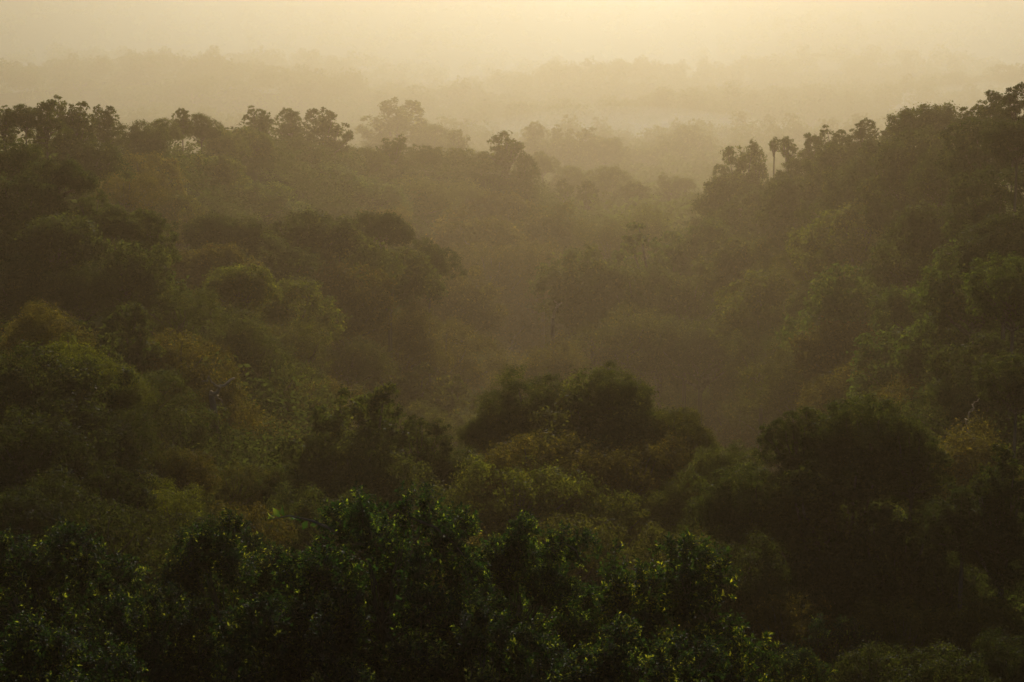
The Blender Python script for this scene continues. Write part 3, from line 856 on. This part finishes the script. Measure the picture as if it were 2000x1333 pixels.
# ------------------------------------------------------------------ place the trees
NAMES = {'front': 'leafy_tree', 'dome': 'broadleaf_tree', 'domefine': 'broadleaf_tree', 'raggedfine': 'broadleaf_tree', 'ragged': 'broadleaf_tree', 'umbrella': 'umbrella_tree', 'flat': 'broadleaf_tree', 'soft': 'feathery_tree', 'slender': 'slender_tree'}
rngp = np.random.default_rng(7)
TREES = {}
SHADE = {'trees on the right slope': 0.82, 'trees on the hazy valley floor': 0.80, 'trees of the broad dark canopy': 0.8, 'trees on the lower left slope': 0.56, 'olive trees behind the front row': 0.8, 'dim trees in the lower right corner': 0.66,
         'large dark trees of the second row': 0.8}                  # leaf colour darkened stand by stand to paint in their shade


def child(name, me, parent, loc, scale, rotz=0.0, color=None):
    o = bpy.data.objects.new(name, me); COL.objects.link(o)
    o.parent = parent
    o.location = loc; o.scale = scale; o.rotation_euler = (0, 0, rotz)
    if color: o.color = (*color, 1)
    return o


def plant_tree(kind, top, width, tint, label, group, squash=1.0, rotz=None):
    p = PROTO[kind]
    s = width / p.W
    sz = s * squash
    z0 = float(terrain(top[0], top[1])[0])
    zc = top[2] - p.top * sz                       # crown origin
    if zc < z0 + 0.3:                              # too close to the floor: flatten the crown a little
        sz = max(0.55 * s, (top[2] - z0 - 0.3) / p.top)
        zc = top[2] - p.top * sz
    base = ''.join(c for c in kind if not c.isdigit())
    root = bpy.data.objects.new(NAMES[base], None); COL.objects.link(root)
    root.empty_display_size = 0.5
    root.location = (top[0], top[1], min(z0, zc - 0.5))
    tag(root, label, 'tree', group)
    h = zc - root.location.z
    rz = float(rngp.uniform(0, 6.28)) if rotz is None else rotz
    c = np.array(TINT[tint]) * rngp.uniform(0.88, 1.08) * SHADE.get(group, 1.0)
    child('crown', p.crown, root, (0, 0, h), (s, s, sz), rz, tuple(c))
    child('branches', p.branches, root, (0, 0, h), (s, s, sz), rz)
    tr = s * (0.3 if base == 'front' else 0.9)
    child('trunk', TRUNK, root, (0, 0, 0), (tr, tr, h + 0.3 * p.top * sz), rz)
    return root


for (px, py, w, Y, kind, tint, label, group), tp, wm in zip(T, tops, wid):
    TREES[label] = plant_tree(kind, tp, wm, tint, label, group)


# twigs that stand out against the haze: parts of their trees
FS = 0.48


def spray(tree, pts, n, size, seed, droop=0.5, name='leafy_spray'):
    """an arched twig with big single leaves; pts are world points"""
    rng = np.random.default_rng(seed)
    o = np.array(tree.location)
    pts = np.array(pts) - o
    k = np.linspace(0, len(pts) - 1, n + 4)
    path = np.column_stack([np.interp(k, range(len(pts)), pts[:, i]) for i in range(3)])
    tw = tubes_mesh('twig', [(path, np.linspace(0.02, 0.006, len(path)))], M_BARK, 5)
    t = bpy.data.objects.new(name, tw); COL.objects.link(t); t.parent = tree
    idx = np.linspace(2, len(path) - 1, n).astype(int)
    P = path[idx]
    g = unit(np.gradient(path, axis=0))[idx]
    side = unit(rng.normal(size=(n, 3)) + np.array([0, 0, -0.3]))
    A = unit(side * np.array([1.0, 0.35, 1.0]) + g * 0.3); N = unit(rng.normal(size=(n, 3)) * 0.5 + np.array([0, -0.9, 0.4]))
    N = unit(N - A * np.sum(A * N, axis=1, keepdims=True))
    l = rng.uniform(0.7, 1.2, n) * size * 0.52
    lm = leaf6_mesh('spray_leaves', P, A, N, l, l * 0.6, M_FRONT, 0.3)
    c = bpy.data.objects.new('leaves', lm); COL.objects.link(c); c.parent = t
    c.color = (0.9, 0.9, 0.8, 1)


tall = TREES['tallest tree of the front row, glossy green with a pointed top']
spray(tall, [at(660, 1040, 46 * FS), at(610, 1018, 46.2 * FS), at(565, 1008, 46.3 * FS), at(522, 1016, 46.4 * FS)], 12, 0.24, 3)
spray(tall, [at(800, 1010, 46 * FS), at(850, 1030, 45.8 * FS), at(885, 1060, 45.6 * FS), at(905, 1085, 45.4 * FS)], 60, 0.16, 4)
gap = TREES['green front tree between the tallest front tree and the yellow-flecked one']
spray(gap, [at(1060, 1060, 48 * FS), at(1105, 1062, 47.8 * FS), at(1125, 1075, 47.6 * FS), at(1135, 1100, 47.6 * FS)], 40, 0.14, 5)

# ------------------------------------------------------------------ bare trees
def bare_tree(label, segs, Y, r0, base_px):
    Y *= 0.875 if 900 < base_px[0] < 1500 else float(np.interp(base_px[0], [0, 330, 600, 860, 1080, 1300], [0.33, 0.38, 0.56, 0.80, 1.46, 1.26])) if base_px[0] < 1500 else 0.45
    b = at(*base_px, Y)
    root = bpy.data.objects.new('dead_tree', None); COL.objects.link(root)
    z0 = float(terrain(b[0], b[1])[0])
    root.location = (b[0], b[1], z0)
    tag(root, label, 'dead tree', 'bare pale trees')
    o = np.array([b[0], b[1], z0])
    tr = [np.array([0, 0, -0.3]), (b - o) * 0.5 + np.array([0.2, 0.1, 0]), b - o]
    t = bpy.data.objects.new('trunk', tubes_mesh('dead_trunk', [(np.array(tr), np.array([r0 * 1.7, r0 * 1.3, r0]))], M_BARK, 8)); COL.objects.link(t); t.parent = root
    paths = []
    rng = np.random.default_rng(len(segs) + int(Y))
    for pl, ra, rb in segs:
        pts = np.array([at(x, y, Y + dy) - o for x, y, dy in pl])
        k = np.linspace(0, len(pts) - 1, 9)
        q = np.column_stack([np.interp(k, range(len(pts)), pts[:, i]) for i in range(3)])
        q[1:-1] += rng.normal(size=(7, 3)) * 0.05
        paths.append((q, np.linspace(ra, rb, 9)))
    l = bpy.data.objects.new('limbs', tubes_mesh('dead_limbs', paths, M_PALE, 6)); COL.objects.link(l); l.parent = root


bare_tree('pale forked dead tree sticking up from the hazy brown canopy', [
    ([(1079, 622, 0), (1083, 612, 0), (1087, 601, 0), (1090, 597, .2)], 0.13, 0.08),
    ([(1088, 599, 0), (1093, 595, .4), (1098, 591, .8)], 0.07, 0.03),
    ([(1088, 599, 0), (1086, 592, -.3), (1083, 586, -.5)], 0.07, 0.03)], 186, 0.16, (1079, 622))
bare_tree('pale fallen branch with thin twigs lying across the brown canopy', [
    ([(413, 772, 0), (422, 766, 0), (437, 753, 0), (458, 739, .4)], 0.09, 0.03),
    ([(419, 769, 0), (424, 778, .2), (433, 785, .4)], 0.05, 0.02),
    ([(429, 758, 0), (418, 750, -.3), (408, 744, -.5), (395, 746, -.6)], 0.05, 0.02)], 143, 0.10, (413, 772))
bare_tree('thin pale stem slanting on the right slope above the flowering crown', [
    ([(1889, 832, 0), (1891, 815, 0), (1896, 800, 0), (1899, 790, .4)], 0.035, 0.02),
    ([(1896, 800, 0), (1905, 788, .3), (1915, 775, .8)], 0.02, 0.01)], 128, 0.04, (1889, 832))

# ------------------------------------------------------------------ undergrowth under the near trees, forest far out
def thin(kind, n, rng, grow):
    Q = PROTO[kind].Q
    k = rng.choice(len(Q), size=n, replace=False)
    q = Q[k]; c = q.mean(axis=1, keepdims=True)
    return c + (q - c) * grow


rng = np.random.default_rng(99)
pts = []
occ = np.column_stack([tops[:, 0], tops[:, 1]])
for k_ in range(8400):
    r = (math.sqrt(rng.uniform(26 ** 2, 300 ** 2)), rng.uniform(24, 200), rng.uniform(170, 430))[k_ % 3]; a = math.radians(rng.uniform(-18.5, 18.5))
    pts.append((r * math.sin(a), r * math.cos(a)))
pts = np.array(pts)
zt = terrain(pts[:, 0], pts[:, 1])
low = [thin('dome0', 300, rng, 1.9), thin('soft1', 300, rng, 2.3), thin('dome2', 300, rng, 1.9), thin('ragged1', 300, rng, 1.9)]
low_near = [thin(k, 1000, rng, 1.05) for k in ('dome0', 'soft1', 'dome2', 'soft2')]
chunks = []
for (x, y), z in zip(pts, zt):
    r = math.hypot(x, y)
    sc = min(0.22 * rng.uniform(0.6, 1.8), 0.9 * min(1.0 + 0.045 * r, 6.0) / 9.0) * (1.5 if r > 220 else 1.0)
    q = (low_near if r < 75 else low)[rng.integers(4)] * np.array([sc * rng.uniform(1.0, 1.5), sc * rng.uniform(1.0, 1.5), sc])
    a = rng.uniform(0, 6.28); ca, sa = math.cos(a), math.sin(a)
    R = np.array([[ca, -sa, 0], [sa, ca, 0], [0, 0, 1]])
    lift = -0.3
    chunks.append(q @ R.T + np.array([x, y, z + lift]))
o = bpy.data.objects.new('undergrowth', quads_mesh('undergrowth', np.concatenate(chunks), M_UNDER)); COL.objects.link(o)
tag(o, 'tangled dark undergrowth of saplings and creepers filling the gaps below the trees', 'undergrowth', None, 'stuff')

fk = ['dome0', 'dome1', 'dome2', 'dome3', 'umbrella0', 'ragged1', 'ragged0']
near_p = [thin(k, 800, rng, 2.7) for k in fk]
mid_p = [thin(k, 760, rng, 2.8) for k in fk]
far_p = [thin(k, 220, rng, 4.8) for k in fk]
chunks = []
cell = 11.0
n = 0
while n < 8600:
    u = rng.random()
    if u < 0.2: r = math.sqrt(rng.uniform(300 ** 2, 620 ** 2))
    elif u < 0.62: r = rng.uniform(600, 1500)
    else: r = math.sqrt(rng.uniform(1400 ** 2, 3300 ** 2))
    a = math.radians(rng.uniform(-18, 18))
    x, y = r * math.sin(a), r * math.cos(a)
    n += 1
    i = rng.integers(len(fk))
    base = near_p[i] if r < 640 else (mid_p[i] if r < 1500 else far_p[i])
    s = rng.uniform(0.75, 1.2) if r < 640 else rng.uniform(0.8, 1.45)
    ca, sa = math.cos(a * 50), math.sin(a * 50)
    R = np.array([[ca, -sa, 0], [sa, ca, 0], [0, 0, 1]])
    z = terrain(x, y)[0]
    hgt = rng.uniform(3, 6) if r < 450 else rng.uniform(5, 13)
    zt = z + hgt - 2.5
    cap = CAM[2] - r * np.interp(r, [300, 450, 650, 1000, 1500, 2200, 3300], [430, 390, 325, 225, 145, 85, 20]) / F - PROTO[fk[i]].top * s
    chunks.append(base @ R.T * s + np.array([x, y, min(zt, cap + rng.uniform(-4, 3)) if r < 820 else zt]))
o = bpy.data.objects.new('far_forest', quads_mesh('far_forest', np.concatenate(chunks), M_FAR)); COL.objects.link(o)
tag(o, 'far forest canopy merging into one pale mass in the mist', 'forest', None, 'stuff')

# ------------------------------------------------------------------ haze
zmin = float(Z.min()) - 1.0
ztop = max(float(tops[:, 2].max()), CAM[2]) + 4.0
hx = 5800.0
hv = [(-hx, -hx, zmin), (hx, -hx, zmin), (hx, hx, zmin), (-hx, hx, zmin), (-hx, -hx, ztop), (hx, -hx, ztop), (hx, hx, ztop), (-hx, hx, ztop)]
hf = [(3, 2, 1, 0), (4, 5, 6, 7), (0, 1, 5, 4), (1, 2, 6, 5), (2, 3, 7, 6), (3, 0, 4, 7)]
hm = bpy.data.meshes.new('haze'); hm.from_pydata(hv, [], hf); hm.update()
mh = bpy.data.materials.new('haze')
mh.use_nodes = True
nt = mh.node_tree
nt.nodes.clear()
outn = nt.nodes.new('ShaderNodeOutputMaterial')
pv = nt.nodes.new('ShaderNodeVolumePrincipled')
pv.inputs['Color'].default_value = (*HAZE_COL, 1)
pv.inputs['Density'].default_value = HAZE_K
pv.inputs['Anisotropy'].default_value = HAZE_G
pv.inputs['Absorption Color'].default_value = (*HAZE_ABS, 1)
nt.links.new(pv.outputs[0], outn.inputs['Volume'])
hm.materials.append(mh)
haze = bpy.data.objects.new('haze', hm); COL.objects.link(haze)
tag(haze, 'golden morning haze filling the whole valley', 'haze', None, 'stuff')

# low mist lying in the hollows of the lowland beyond the ridges (the bright bands in the photograph)
def mist_bank(cx, cy, rx, ry, hh, dens, seed, label):
    nr, ns = 16, 56
    mv, mf = [(cx, cy, 0)], []
    zb = zmin + 0.5
    def top(x, y, q): return zb + 0.05 + hh * (1 - q * q) ** 3 * (1 + 0.3 * math.sin(x * 0.017 + seed) * math.cos(y * 0.014 + seed))
    mv[0] = (cx, cy, top(cx, cy, 0))
    for i in range(1, nr + 1):
        q = i / nr
        for j in range(ns):
            a = 2 * math.pi * j / ns
            x = cx + rx * q * math.sin(a) * (1 + 0.12 * math.sin(3 * a + seed)); y = cy + ry * q * math.cos(a) * (1 + 0.1 * math.sin(4 * a + seed))
            mv.append((x, y, top(x, y, q)))
    for j in range(ns):
        mf.append((0, 1 + (j + 1) % ns, 1 + j))
        for i in range(nr - 1):
            p, q = 1 + i * ns, 1 + (i + 1) * ns
            mf.append((p + j, p + (j + 1) % ns, q + (j + 1) % ns, q + j))
    b0 = len(mv); o0 = 1 + (nr - 1) * ns
    mv += [(mv[o0 + j][0], mv[o0 + j][1], zb) for j in range(ns)]
    for j in range(ns): mf.append((o0 + j, o0 + (j + 1) % ns, b0 + (j + 1) % ns, b0 + j))
    mf.append(tuple(b0 + j for j in range(ns)))
    mm = bpy.data.meshes.new('mist'); mm.from_pydata(mv, [], mf); mm.update()
    mw = bpy.data.materials.new('mist'); mw.use_nodes = True
    nt = mw.node_tree; nt.nodes.clear()
    on = nt.nodes.new('ShaderNodeOutputMaterial')
    pv = nt.nodes.new('ShaderNodeVolumePrincipled')
    pv.inputs['Color'].default_value = (0.62, 0.57, 0.47, 1)
    pv.inputs['Density'].default_value = dens
    pv.inputs['Anisotropy'].default_value = HAZE_G
    pv.inputs['Absorption Color'].default_value = (1, 1, 1, 1)
    nt.links.new(pv.outputs[0], on.inputs['Volume'])
    mm.materials.append(mw)
    o = bpy.data.objects.new('mist', mm); COL.objects.link(o)
    tag(o, label, 'mist', None, 'stuff')


mist_bank(80, 900, 430, 260, 44, 0.0009, 1.0, 'bright mist pooled behind the gap between the two ridges')
mist_bank(230, 1200, 480, 300, 40, 0.0009, 2.3, 'long pale mist streak above the right ridge')
mist_bank(-160, 1350, 520, 320, 38, 0.0010, 4.1, 'thin pale mist over the lowland beyond the left ridge')
